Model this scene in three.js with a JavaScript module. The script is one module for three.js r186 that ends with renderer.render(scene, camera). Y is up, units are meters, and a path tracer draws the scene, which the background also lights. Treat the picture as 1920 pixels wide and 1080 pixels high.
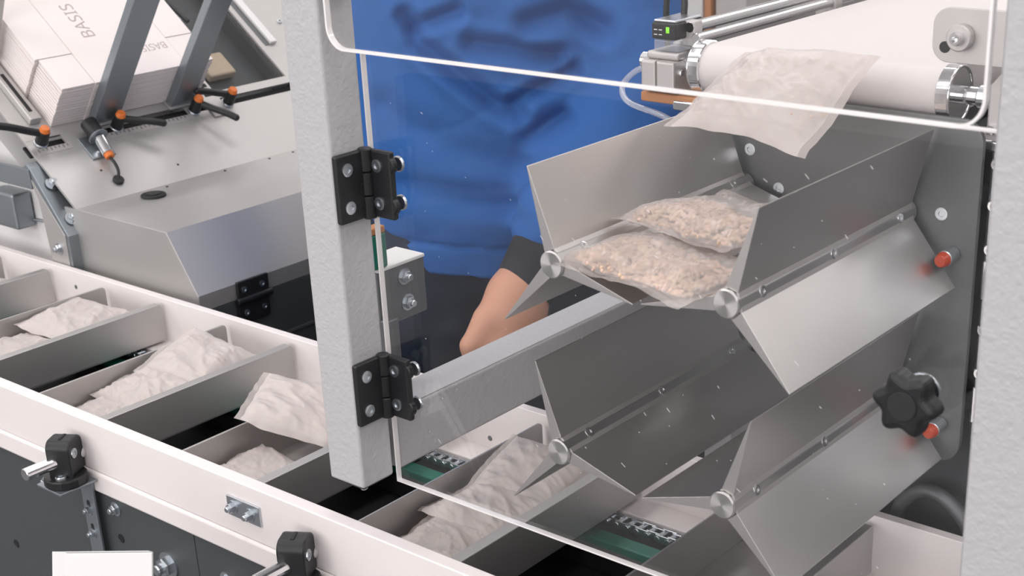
import * as THREE from 'three';
import { RoundedBoxGeometry } from 'three/addons/geometries/RoundedBoxGeometry.js';
import { mergeGeometries, toCreasedNormals } from 'three/addons/utils/BufferGeometryUtils.js';
import { MarchingCubes } from 'three/addons/objects/MarchingCubes.js';
import { ImprovedNoise } from 'three/addons/math/ImprovedNoise.js';
import { RectAreaLightUniformsLib } from 'three/addons/lights/RectAreaLightUniformsLib.js';
import { FontLoader } from 'three/addons/loaders/FontLoader.js';
import { TextGeometry } from 'three/addons/geometries/TextGeometry.js';

// ---------------------------------------------------------------- camera, light, exposure
// x runs along the bucket conveyor, z across it (rotor axes), y = 0 is the top of the white rails (0.9 m above the floor)
const scene = new THREE.Scene();
scene.background = new THREE.Color(0.6, 0.6, 0.62);
const camera = new THREE.PerspectiveCamera(2 * Math.atan(540 / 2667.689) * 180 / Math.PI, 16 / 9, 0.02, 60);
camera.position.set(0.8648, 0.6371, 0.7977);
camera.rotation.set(-0.390277, 0.680802, -0.032279, 'YXZ');
camera.focus = 1.4; camera.userData.fStop = 14;
camera.setViewOffset(1920, 1080, -122, -141, 1920, 1080);
const renderer = new THREE.WebGLRenderer({ antialias: true });
renderer.toneMapping = THREE.LinearToneMapping;
renderer.toneMappingExposure = 0.6;
renderer.shadowMap.enabled = true;
RectAreaLightUniformsLib.init();

const FLOOR = -0.9, CEIL = 2.7;
const UNSEEN_LAMP_COLOR = new THREE.Color(1.0, 0.955, 0.945);
const UNSEEN_LAMP_POWER = 9.3;
const UNSEEN_WINDOW_COLOR = new THREE.Color(1.0, 0.965, 0.96);
const UNSEEN_WINDOW_POWER = 4.5;

// ---------------------------------------------------------------- helpers
const noise = new ImprovedNoise();
let seedState = 12345;
const rnd = () => { seedState = (seedState * 1664525 + 1013904223) % 4294967296; return seedState / 4294967296; };
const taken = {};
const numbered = n => { const k = taken[n] = (taken[n] === undefined ? 0 : taken[n] + 1); return k ? n + '_' + String(k).padStart(3, '0') : n; };
const origin = new WeakMap();
function group(name, label, category, pos = [0, 0, 0], grp) {       // shapes of its parts are given in world metres
  const o = new THREE.Group(); o.name = numbered(name); o.position.set(...pos); scene.add(o);
  o.userData = { label, category }; if (grp) o.userData.group = grp;
  origin.set(o, pos); return o;
}
function localGroup(name, label, category, grp) {                    // shapes of its parts are given in its own frame
  const o = new THREE.Group(); o.name = numbered(name); scene.add(o);
  o.userData = { label, category }; if (grp) o.userData.group = grp; return o;
}
function part(name, geo, mat, parent, label) {
  const g = Array.isArray(geo) ? mergeGeometries(geo.map(q => q.index ? q.toNonIndexed() : q)) : geo;
  const p = origin.get(parent);
  if (p) g.translate(-p[0], -p[1], -p[2]);
  const m = new THREE.Mesh(g, mat); m.name = name; m.castShadow = m.receiveShadow = true; parent.add(m);
  if (p) origin.set(m, p);
  if (label) m.userData.label = label;
  return m;
}
function single(name, geo, mat, label, category, grp) {
  const g = Array.isArray(geo) ? mergeGeometries(geo.map(q => q.index ? q.toNonIndexed() : q)) : geo;
  const m = new THREE.Mesh(g, mat); m.name = numbered(name); m.castShadow = m.receiveShadow = true; scene.add(m);
  m.userData = { label, category }; if (grp) m.userData.group = grp; return m;
}
function structure(name, geo, mat, label) { const m = single(name, geo, mat, label, 'room'); m.name = name; m.userData = { kind: 'structure', label }; return m; }
function copyOf(o, label, grp) { const c = o.clone(); c.name = numbered(o.name.replace(/_\d\d\d$/, '')); c.userData = { ...o.userData }; if (label) c.userData.label = label; if (grp) c.userData.group = grp; scene.add(c); return c; }
function strip(g) { g.deleteAttribute('uv'); return g; }
function box(x0, x1, y0, y1, z0, z1, r = 0) {
  const w = Math.abs(x1 - x0), h = Math.abs(y1 - y0), d = Math.abs(z1 - z0);
  const rr = Math.min(r, w / 2.01, h / 2.01, d / 2.01);
  const g = rr > 0 ? new RoundedBoxGeometry(w, h, d, 2, rr) : new THREE.BoxGeometry(w, h, d);
  const uv = g.attributes.uv, po = g.attributes.position, no = g.attributes.normal;      // uv in metres
  for (let i = 0; i < uv.count; i++) {
    const ax = Math.abs(no.getX(i)), ay = Math.abs(no.getY(i)), az = Math.abs(no.getZ(i));
    if (ax >= ay && ax >= az) uv.setXY(i, po.getZ(i), po.getY(i)); else if (ay >= az) uv.setXY(i, po.getX(i), po.getZ(i)); else uv.setXY(i, po.getX(i), po.getY(i));
  }
  return g.translate((x0 + x1) / 2, (y0 + y1) / 2, (z0 + z1) / 2);
}
function prism(pts, z0, z1, bevel = 0) {                              // outline in x-y, extruded along z
  const s = new THREE.Shape(pts.map(p => new THREE.Vector2(p[0], p[1])));
  const lo = Math.min(z0, z1), d = Math.abs(z1 - z0);
  return new THREE.ExtrudeGeometry(s, { depth: d - 2 * bevel, bevelEnabled: bevel > 0, bevelSize: bevel, bevelOffset: -bevel, bevelThickness: bevel, bevelSegments: 2, curveSegments: 8 }).translate(0, 0, lo + bevel);
}
function roundRect(x0, x1, y0, y1, r, rs) {                           // rs: which of the corners bl br tr tl are round
  const s = new THREE.Shape(), c = rs || [1, 1, 1, 1];
  const [a, b, e, f] = c.map(k => k * r);
  s.moveTo(x0 + a, y0); s.lineTo(x1 - b, y0); if (b) s.absarc(x1 - b, y0 + b, b, -Math.PI / 2, 0);
  s.lineTo(x1, y1 - e); if (e) s.absarc(x1 - e, y1 - e, e, 0, Math.PI / 2);
  s.lineTo(x0 + f, y1); if (f) s.absarc(x0 + f, y1 - f, f, Math.PI / 2, Math.PI);
  s.lineTo(x0, y0 + a); if (a) s.absarc(x0 + a, y0 + a, a, Math.PI, Math.PI * 1.5);
  return s;
}
function extr(shape, z0, z1, bevel = 0) {
  return new THREE.ExtrudeGeometry(shape, { depth: z1 - z0 - 2 * bevel, bevelEnabled: bevel > 0, bevelSize: bevel, bevelOffset: -bevel, bevelThickness: bevel, bevelSegments: 2, curveSegments: 8 }).translate(0, 0, z0 + bevel);
}
const V = (x, y, z) => new THREE.Vector3(x, y, z);
const UP = V(0, 1, 0);
function along(geo, a, b) {                                           // a shape built along +y from 0 is laid from a towards b
  const A = V(...a), d = V(...b).sub(A).normalize();
  return geo.applyQuaternion(new THREE.Quaternion().setFromUnitVectors(UP, d)).translate(A.x, A.y, A.z);
}
function rod(a, b, r, seg = 20, r2 = r) {
  const L = V(...a).distanceTo(V(...b)), c = Math.min(r * 0.15, 0.001);
  const g = new THREE.LatheGeometry([[0, 0], [r - c, 0], [r, c], [r2, L - c], [r2 - c, L], [0, L]].map(p => new THREE.Vector2(...p)), seg);
  return along(toCreasedNormals(g, 0.6), a, b);
}
function screwHead(p, n, r, h = r * 0.55) {                           // cap head with a socket
  const g = new THREE.LatheGeometry([[0, h * 0.25], [r * 0.42, h * 0.25], [r * 0.46, h], [r * 0.8, h], [r, h * 0.65], [r, 0]].map(q => new THREE.Vector2(...q)), 16);
  return along(toCreasedNormals(g, 0.6), p, [p[0] + n[0], p[1] + n[1], p[2] + n[2]]);
}
function hexBolt(p, n, r) {                                           // washer, hexagon, threaded end
  const gs = [];
  const L = (pts, seg) => toCreasedNormals(new THREE.LatheGeometry(pts.map(q => new THREE.Vector2(...q)), seg), 0.5);
  gs.push(L([[r * 1.35, 0], [r * 1.35, r * 0.2], [0, r * 0.2]], 20));
  gs.push(L([[r, r * 0.2], [r, r * 0.8], [r * 0.9, r * 0.95], [r * 0.55, r * 0.95]], 6));
  gs.push(L([[r * 0.55, r * 0.5], [r * 0.55, r * 1.45], [r * 0.45, r * 1.6], [0, r * 1.6]], 12));
  return along(mergeGeometries(gs), p, [p[0] + n[0], p[1] + n[1], p[2] + n[2]]);
}
function tube(pts, r, seg = 40, rs = 10) { return new THREE.TubeGeometry(new THREE.CatmullRomCurve3(pts.map(p => V(...p))), seg, r, rs, false); }

// ---------------------------------------------------------------- materials
function noiseTexture(size, fn, repeat = 1, srgb = false) {
  const d = new Uint8Array(size * size * 4);
  for (let y = 0; y < size; y++) for (let x = 0; x < size; x++) {
    const v = Math.max(0, Math.min(255, fn(x / size, y / size) * 255)); const i = (y * size + x) * 4;
    d[i] = d[i + 1] = d[i + 2] = v; d[i + 3] = 255;
  }
  const t = new THREE.DataTexture(d, size, size); t.wrapS = t.wrapT = THREE.RepeatWrapping; t.magFilter = THREE.LinearFilter; t.minFilter = THREE.LinearMipmapLinearFilter; t.generateMipmaps = true;
  if (srgb) t.colorSpace = THREE.SRGBColorSpace;
  t.repeat.set(repeat, repeat); t.needsUpdate = true; return t;
}
// tileable value noise
const lattice = new Float32Array(256 * 256); for (let i = 0; i < lattice.length; i++) lattice[i] = rnd();
function tile(u, v, n) {
  const x = u * n, y = v * n, i = Math.floor(x), j = Math.floor(y), fx = x - i, fy = y - j;
  const s = t => t * t * (3 - 2 * t), L = (a, b) => lattice[((b % n + n) % n) * 256 + ((a % n + n) % n)];
  const a = L(i, j) + (L(i + 1, j) - L(i, j)) * s(fx), b = L(i, j + 1) + (L(i + 1, j + 1) - L(i, j + 1)) * s(fx);
  return a + (b - a) * s(fy);
}
const orangePeel = noiseTexture(512, (u, v) => 0.6 * tile(u, v, 48) + 0.4 * tile(u, v, 110), 5);
const steelRough = noiseTexture(512, (u, v) => 0.86 + 0.10 * tile(u, v, 4) + 0.04 * tile(u, v, 9), 3);
const clothBump = noiseTexture(512, (u, v) => 0.5 + 0.25 * Math.sin(u * 2 * Math.PI * 128) * Math.sin(v * 2 * Math.PI * 128) + 0.2 * (tile(u, v, 60) - 0.5), 3);
const floorTone = noiseTexture(512, (u, v) => 0.62 + 0.2 * tile(u, v, 9) + 0.1 * tile(u, v, 60), 1, true);
const C3 = (r, g, b) => new THREE.Color().setRGB(r, g, b);
const S = (c, o = {}) => new THREE.MeshStandardMaterial({ color: C3(...c), roughness: 0.5, ...o });
const P = (c, o = {}) => new THREE.MeshPhysicalMaterial({ color: C3(...c), roughness: 0.5, ...o });
const mat = {
  coat: S([0.50, 0.50, 0.515], { roughness: 0.55, bumpMap: orangePeel, bumpScale: 0.0005 }),
  steel: S([0.70, 0.68, 0.665], { metalness: 1, roughness: 0.42, roughnessMap: steelRough }),
  plateSteel: S([0.24, 0.25, 0.255], { metalness: 1, roughness: 0.62, roughnessMap: steelRough }),
  satin: S([0.60, 0.58, 0.57], { metalness: 0.85, roughness: 0.55 }),
  hood: S([0.55, 0.54, 0.53], { metalness: 0.75, roughness: 0.55, roughnessMap: steelRough }),
  hub: P([0.66, 0.65, 0.64], { metalness: 1, roughness: 0.36, anisotropy: 0.85 }),
  chrome: S([0.78, 0.78, 0.79], { metalness: 1, roughness: 0.16 }),
  zinc: S([0.62, 0.66, 0.70], { metalness: 1, roughness: 0.3 }),
  bracket: S([0.30, 0.335, 0.365], { metalness: 0.8, roughness: 0.42 }),
  panel: S([0.085, 0.095, 0.10], { metalness: 0.35, roughness: 0.5 }),
  panelLight: S([0.16, 0.17, 0.18], { metalness: 0.5, roughness: 0.5 }),
  rail: S([0.86, 0.81, 0.80], { roughness: 0.42 }),
  belt: S([0.74, 0.70, 0.695], { roughness: 0.6 }),
  tray: S([0.52, 0.51, 0.50], { metalness: 0.8, roughness: 0.45 }),
  black: S([0.012, 0.013, 0.015], { roughness: 0.42 }),
  blackMatt: S([0.02, 0.021, 0.023], { roughness: 0.75 }),
  bed: S([0.012, 0.013, 0.015], { roughness: 0.6 }),
  green: S([0.01, 0.17, 0.12], { roughness: 0.4 }),
  red: S([0.55, 0.06, 0.02], { roughness: 0.3 }),
  orange: S([0.72, 0.18, 0.03], { roughness: 0.35 }),
  orangeBoard: S([0.50, 0.22, 0.09], { roughness: 0.6 }),
  tan: S([0.55, 0.45, 0.33], { roughness: 0.7 }),
  white: S([0.82, 0.82, 0.81], { roughness: 0.55 }),
  wall: S([0.74, 0.73, 0.73], { roughness: 0.9 }),
  ceiling: S([0.80, 0.80, 0.80], { roughness: 0.95 }),
  floor: S([0.22, 0.22, 0.23], { roughness: 0.45, map: floorTone }),
  card: S([0.86, 0.80, 0.785], { roughness: 0.7 }),
  cardEdge: S([0.70, 0.63, 0.60], { roughness: 0.85 }),
  ink: S([0.46, 0.40, 0.40], { roughness: 0.8 }),
  scale: S([0.20, 0.20, 0.20], { roughness: 0.5 }),
  led: S([0.1, 0.4, 0.02], { emissive: C3(0.35, 1, 0.05), emissiveIntensity: 1.2 }),
  acrylic: P([1, 1, 1], { transmission: 1, roughness: 0.0, thickness: 0, ior: 1.49 }),
  acrylicEdge: S([0.90, 0.88, 0.87], { roughness: 0.35 }),
  clearPlastic: P([0.92, 0.93, 0.95], { transmission: 0.8, roughness: 0.15, thickness: 0, ior: 1.45 }),
  scratch: S([0.85, 0.85, 0.85], { roughness: 0.6 }),
  film: P([0.90, 0.86, 0.84], { transmission: 0.74, roughness: 0.25, thickness: 0, ior: 1.3, side: THREE.DoubleSide }),
  filmDense: P([0.86, 0.81, 0.79], { transmission: 0.45, roughness: 0.35, thickness: 0, ior: 1.3, side: THREE.DoubleSide }),
  pellet: S([0.72, 0.565, 0.46], { roughness: 0.8 }),
  jacket: S([0.018, 0.11, 0.37], { roughness: 0.85, bumpMap: clothBump, bumpScale: 0.0003 }),
  trousers: S([0.012, 0.022, 0.045], { roughness: 0.9 }),
  cuff: S([0.02, 0.022, 0.027], { roughness: 0.9 }),
  skin: P([0.58, 0.30, 0.20], { roughness: 0.55 }),
  hair: S([0.05, 0.03, 0.02], { roughness: 0.8 }),
  shoe: S([0.02, 0.02, 0.02], { roughness: 0.6 }),
  unseenLampFace: S([1, 1, 1], { emissive: UNSEEN_LAMP_COLOR, emissiveIntensity: 1.0 }),
  unseenWindowFace: S([0.9, 0.9, 0.9], { emissive: UNSEEN_WINDOW_COLOR, emissiveIntensity: 1.0, roughness: 0.3 }),
  lampFrame: S([0.6, 0.6, 0.6], { roughness: 0.5 }),
};

// ---------------------------------------------------------------- the hall
const HX0 = -5, HX1 = 5, HZ0 = -5, HZ1 = 5;
structure('floor', box(HX0, HX1, FLOOR - 0.1, FLOOR, HZ0, HZ1), mat.floor, 'grey industrial hall floor');
structure('ceiling', box(HX0, HX1, CEIL, CEIL + 0.1, HZ0, HZ1), mat.ceiling, 'white hall ceiling');
structure('wall_back', box(HX0, HX1, FLOOR, CEIL, HZ0 - 0.1, HZ0), mat.wall, 'pale hall wall behind the machines');
structure('wall_front', box(HX0, HX1, FLOOR, CEIL, HZ1, HZ1 + 0.1), mat.wall, 'pale hall wall behind the viewer');
structure('wall_left', box(HX0 - 0.1, HX0, FLOOR, CEIL, HZ0, HZ1), mat.wall, 'pale hall wall beyond the carton magazine');
structure('wall_right', box(HX1, HX1 + 0.1, FLOOR, CEIL, HZ0, HZ1), mat.wall, 'pale hall wall beyond the infeed');
for (const lx of [-3.2, -1.2, 0.8, 2.8]) for (const lz of [-3.75, -1.2, 1.0, 3.2]) {  // ceiling panels out of view, placed to light the machines from above
  const L = group('unseen_ceiling_light', 'unseen rectangular ceiling light panel lighting the machines from above', 'ceiling light', [lx, CEIL - 0.05, lz], 'unseen ceiling lights in rows');
  part('housing', box(lx - 0.32, lx + 0.32, CEIL - 0.05, CEIL - 0.005, lz - 0.77, lz + 0.77, 0.01), mat.lampFrame, L);
  part('diffuser', box(lx - 0.3, lx + 0.3, CEIL - 0.056, CEIL - 0.05, lz - 0.75, lz + 0.75), mat.unseenLampFace, L);
  const a = new THREE.RectAreaLight(UNSEEN_LAMP_COLOR, UNSEEN_LAMP_POWER, 0.6, 1.5);
  a.position.set(0, -0.012, 0); a.rotation.x = -Math.PI / 2; L.add(a);
}

// unseen windows behind the viewer, placed to light the faces turned towards the camera
[-3.1, -0.4, 2.3].forEach((wx, i) => {
  const w = structure('unseen_window_' + (i + 1), box(wx - 1.15, wx + 1.15, 0.1, 2.2, HZ1 - 0.03, HZ1 - 0.01), mat.unseenWindowFace, 'unseen frosted window behind the viewer, placed to light the front faces');
  const fr = [];
  for (const x of [wx - 1.19, wx - 0.02, wx + 1.15]) fr.push(box(x, x + 0.04, 0.06, 2.24, HZ1 - 0.06, HZ1 - 0.005));
  for (const y of [0.06, 2.2]) fr.push(box(wx - 1.15, wx + 1.15, y, y + 0.04, HZ1 - 0.06, HZ1 - 0.005));
  const f = new THREE.Mesh(mergeGeometries(fr), mat.lampFrame); f.name = 'unseen_window_frame'; w.add(f);
  const a = new THREE.RectAreaLight(UNSEEN_WINDOW_COLOR, UNSEEN_WINDOW_POWER, 2.2, 2.1); a.position.set(wx, 1.15, HZ1 - 0.07); scene.add(a); a.name = 'unseen_window_light';
});

// ---------------------------------------------------------------- bucket conveyor
const CX0 = -1.75, CX1 = 0.545;
{
  const near = group('conveyor_rail', 'broad white plastic rail along the outer side of the bucket conveyor', 'rail', [-0.4, -0.086, 0.02], 'white conveyor rails');
  part('upper_board', box(CX0, CX1, -0.0615, 0, 0.013, 0.028, 0.0015), mat.rail, near);
  part('lower_lip', box(CX0, CX1, -0.088, -0.0618, 0.013, 0.0305, 0.004), mat.rail, near);
  for (let k = 0; k < 9; k++) part('plug', rod([CX0 + 0.2 + k * 0.1255, -0.0585, 0.0278], [CX0 + 0.2 + k * 0.1255, -0.0585, 0.0284], 0.0022, 12), mat.panelLight, near);
  const far = group('conveyor_rail', 'white plastic rail along the inner side of the bucket conveyor by the steel hood', 'rail', [-0.4, -0.086, -0.275], 'white conveyor rails');
  part('board', box(CX0, CX1, -0.086, 0, -0.281, -0.270, 0.001), mat.rail, far);
  part('bed_ledge', box(CX0, CX1, -0.075, -0.062, -0.270, -0.236, 0.001), mat.rail, far);
  for (const [x, y] of [[-0.93, -0.024], [-0.13, -0.05], [0.2, -0.024]]) part('plug', rod([x, y, -0.2702], [x, y, -0.2694], 0.0032, 14), mat.panelLight, far);
  const bed = group('conveyor_bed', 'black pan under the buckets between the white rails', 'conveyor', [-0.4, -0.16, -0.13]);
  part('pan', box(CX0, CX1, -0.16, -0.10, -0.2355, 0.0125), mat.bed, bed);
  part('pan_side', box(CX0, CX1, -0.16, -0.0865, -0.281, -0.236), mat.bed, bed);
  const guide = group('chain_guide', 'green plastic guide strip beside the roller chain', 'guide', [-0.4, -0.10, -0.19]);
  part('strip', box(CX0, CX1, -0.0995, -0.070, -0.205, -0.186, 0.002), mat.green, guide);
  part('ledge', box(CX0, CX1, -0.0995, -0.078, -0.186, -0.176, 0.001), mat.bed, guide);

  const chain = group('roller_chain', 'steel roller chain running between the green guide and the white rail', 'chain', [-0.4, -0.0995, -0.222]);
  const plateShape = (w) => {
    const gs = [];
    for (const s of [-1, 1]) {
      gs.push(box(-0.0085, 0.0085, -0.0045, 0.0045, s * w - 0.0008, s * w + 0.0008, 0.0007));
    }
    for (const e of [-1, 1]) gs.push(rod([e * 0.0063, 0, -w - 0.0016], [e * 0.0063, 0, w + 0.0016], 0.0032, 10));
    return strip2(gs);
  };
  function strip2(gs) { return mergeGeometries(gs.map(q => q.index ? q.toNonIndexed() : q)); }
  const inner = plateShape(0.0045), outer = plateShape(0.0068);
  let k = 0;
  for (let x = -1.2; x < 0.62; x += 0.0127) {
    const m = new THREE.Mesh(k % 2 ? inner : outer, mat.zinc); m.name = 'link'; m.castShadow = m.receiveShadow = true;
    m.position.set(x + 0.4, -0.066 + 0.0995, -0.222 + 0.222); chain.add(m); k++;
  }
  part('chain_channel', box(CX0, CX1, -0.0995, -0.0745, -0.234, -0.21), mat.bed, chain);
}
// side skirts
{
  const a = group('conveyor_skirt', 'dark grey sheet metal skirt below the white rail with the slotted bracket', 'panel', [-0.8, -0.45, 0.02], 'dark skirts of the conveyor');
  part('sheet', box(CX0, -0.2925, -0.45, -0.0885, 0.010, 0.024, 0.001), mat.panel, a);
  for (const [x, y, r] of [[-0.5685, -0.108, 0.0055], [-0.432, -0.104, 0.0065]]) part('bolt', hexBolt([x, y, 0.024], [0, 0, 1], r), mat.zinc, a);
  part('hexagon_bolt', hexBolt([-0.345, -0.146, 0.024], [0, 0, 1], 0.0115), mat.zinc, a);
  for (const [x, y] of [[-0.432, -0.142], [-0.6732, -0.228]]) part('hole', rod([x, y, 0.0238], [x, y, 0.0243], 0.0055, 16), mat.black, a);
  const b = group('conveyor_skirt', 'dark grey sheet metal skirt below the white rail past the vertical seam', 'panel', [0.3, -0.45, 0.02], 'dark skirts of the conveyor');
  part('sheet', box(-0.2915, CX1, -0.45, -0.0885, 0.010, 0.024, 0.001), mat.panel, b);
  part('bolt', hexBolt([-0.245, -0.13, 0.024], [0, 0, 1], 0.0065), mat.zinc, b);
}
// connecting plate on the rail
{
  const g = group('connector_plate', 'small steel connector plate with two bolts on the white rail', 'bracket', [-0.192, -0.045, 0.028]);
  part('plate', box(-0.2165, -0.1665, -0.0405, -0.0185, 0.028, 0.0305, 0.0006), mat.zinc, g);
  part('bolt', hexBolt([-0.2075, -0.030, 0.0305], [0, 0, 1], 0.0055), mat.zinc, g);
  part('bolt', hexBolt([-0.1815, -0.0315, 0.0305], [0, 0, 1], 0.0055), mat.zinc, g);
}
// rod clamps in front of the rail
function railClamp(x, label) {
  const d = 0.013;                                                     // height of the foot above the lower edge of the rail

  const g = group('rail_clamp', label, 'clamp', [x, -0.25, 0.03], 'black rod clamps along the white rail');
  part('slotted_bracket', [strip(box(x - 0.011, x + 0.013, -0.25, d - 0.0825, 0.0315, 0.0345, 0.0008)), strip(box(x - 0.024, x + 0.022, d - 0.0845, d - 0.0815, 0.0315, 0.078, 0.0008))], mat.bracket, g);
  for (const y of [-0.112, -0.142]) {
    part('slot', extr(roundRect(x - 0.003, x + 0.003, y - 0.004, y + 0.012, 0.003), 0.0343, 0.0347), mat.black, g);
    part('bolt', hexBolt([x - 0.001, y - 0.001, 0.0345], [0, 0, 1], 0.0048), mat.zinc, g);
  }
  const foot = new THREE.Shape(); foot.absellipse(0, 0, 0.024, 0.0235, 0, Math.PI * 2);
  const b = part('foot', extr(foot, 0, 0.011, 0.002).rotateX(-Math.PI / 2).translate(x, d - 0.0815, 0.0555), mat.black, g);
  // upright head with a split on top
  const headShape = roundRect(-0.0165, 0.0165, 0, 0.042, 0.011, [0, 0, 1, 1]);
  const head = part('head', extr(headShape, -0.014, 0.014, 0.002).rotateY(Math.PI / 2 + 0.55).translate(x - 0.003, d - 0.0712, 0.050), mat.black, g);
  part('split', box(-0.0015, 0.0015, 0.034, 0.0428, -0.0072, 0.0072).rotateY(0.55).translate(x - 0.003, d - 0.0712, 0.050), mat.blackMatt, head);
  const q = 0.55, nx = Math.cos(q), nz = -Math.sin(q);
  part('screw', screwHead([x - 0.003 + nx * 0.0138 + 0.004, d - 0.045, 0.050 + nz * 0.0138 + 0.006], [nx, 0, nz], 0.0058, 0.002), mat.zinc, g);
  part('screw', screwHead([x + 0.008, d - 0.0705, 0.066], [0, 1, 0], 0.0062, 0.003), mat.zinc, b);
  part('rod', rod([x - 0.003, d - 0.055, 0.0285], [x - 0.003, d - 0.055, 0.101], 0.0072), mat.chrome, g);
}
railClamp(-0.470, 'black plastic rod clamp on the long slotted bracket beside a dark skirt bolt');
railClamp(-0.088, 'black plastic rod clamp beside the small two-bolt connector plate');

// buckets
function makeBucket() {
  const b = localGroup('flight_bucket', '', 'bucket', 'grey sheet buckets riding on the conveyor');
  const zN = 0.010, zF = -0.2645;
  const wall = (x, top) => new THREE.ExtrudeGeometry(roundRect(zF, zN, -0.056, top, 0.006, [0, 0, 0, 1]), { depth: 0.002, bevelEnabled: true, bevelSize: 0.0004, bevelOffset: -0.0004, bevelThickness: 0.0004, bevelSegments: 1, curveSegments: 6 }).rotateY(-Math.PI / 2).translate(x + 0.001, 0, 0);
  // (after the turn the outline's x is +z in the world)
  part('rear_wall', wall(-0.130, -0.006), mat.tray, b);
  part('front_wall', wall(0, -0.006), mat.tray, b);
  part('floor_sheet', box(-0.130, 0, -0.058, -0.056, zF, zN), mat.tray, b);
  part('lip', box(-0.0115, 0.0015, -0.0085, -0.0058, zF + 0.002, zN, 0.001), mat.tray, b);
  return b;
}
const bucketX = [-1.2517, -0.985, -0.718, -0.452, -0.185, 0.082, 0.348];
const bucketLabel = ['grey sheet bucket cut off beyond the bolted angle bracket', 'grey sheet bucket nearest the bolted angle bracket by the hood', 'grey sheet bucket with two white bags, next along from the angle bracket', 'grey sheet bucket holding three white bags beside the hinged hood flap',
  'grey sheet bucket with bags partly behind the textured post', 'grey sheet bucket with three bags under the acrylic door', 'grey sheet bucket below the lower drop rotors, beside the right post'];
const bucket0 = makeBucket();
bucketX.forEach((x, i) => { const b = i ? copyOf(bucket0) : bucket0; b.position.x = x; b.userData.label = bucketLabel[i]; });

// ---------------------------------------------------------------- guard frame, hinges, acrylic
{
  const f = group('guard_frame', 'grey powder coated tube frame of posts and a low cross beam', 'frame', [0.28, FLOOR, -0.1]);
  const post = part('post', box(-0.0435, 0, 0.0545, 1.2, 0.0, 0.0385, 0.003), mat.coat, f, 'textured grey post with two black hinges');
  part('end_cap', box(-0.041, -0.003, 0.0525, 0.0548, 0.003, 0.036, 0.001), mat.blackMatt, post);
  part('post', box(0.5565, 0.606, FLOOR, 1.2, 0.0, 0.0385, 0.003), mat.coat, f, 'textured grey post running down past the conveyor');
  part('beam', box(-0.0435, -0.0005, 0.0555, 0.1145, -0.62, -0.008, 0.004), mat.coat, f);
  part('rear_post', box(-0.0435, -0.0005, FLOOR, 0.0555, -0.62, -0.575, 0.003), mat.coat, f);
  part('header', box(-0.0435, 0.606, 1.2, 1.24, 0.0, 0.0385, 0.003), mat.coat, f);
  part('stud', hexBolt([-0.02, 0.0525, 0.02], [0, -1, 0], 0.0065), mat.zinc, f);
}
function doorHinge(y, label) {
  const g = group('post_hinge', label, 'hinge', [0, y - 0.03, 0.01], 'black hinges of the acrylic door');
  part('leaf', box(0.0002, 0.0065, y - 0.029, y + 0.029, 0.006, 0.0395, 0.002), mat.black, g);
  const right = part('leaf', box(0.006, 0.033, y - 0.029, y + 0.029, -0.0008, 0.0055, 0.002), mat.black, g);
  for (const q of [-1, 1]) part('lobe', rod([0.0285, y + q * 0.0175, -0.0008], [0.0285, y + q * 0.0175, 0.0052], 0.0078), mat.black, right);
  part('knuckle', [strip(rod([0.0055, y - 0.03, 0.0065], [0.0055, y - 0.0105, 0.0065], 0.0062)), strip(rod([0.0055, y - 0.0098, 0.0065], [0.0055, y + 0.0098, 0.0065], 0.0058)), strip(rod([0.0055, y + 0.0105, 0.0065], [0.0055, y + 0.03, 0.0065], 0.0062))], mat.black, g);
  for (const q of [-1, 1]) {
    part('screw', screwHead([0.0064, y + q * 0.0160, 0.0285], [1, 0, 0], 0.0056, 0.0016), mat.zinc, g);
    part('screw', screwHead([0.0175, y + q * 0.0160, 0.0054], [0, 0, 1], 0.0056, 0.0016), mat.zinc, g);
    part('nut', rod([0.029, y + q * 0.0165, -0.0095], [0.029, y + q * 0.0165, -0.0065], 0.0068), mat.zinc, g);
  }
}
doorHinge(0.330, 'black four-screw hinge on the post in front of the blue jacket');
doorHinge(0.1465, 'black four-screw hinge on the post just above the cross beam');
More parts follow.
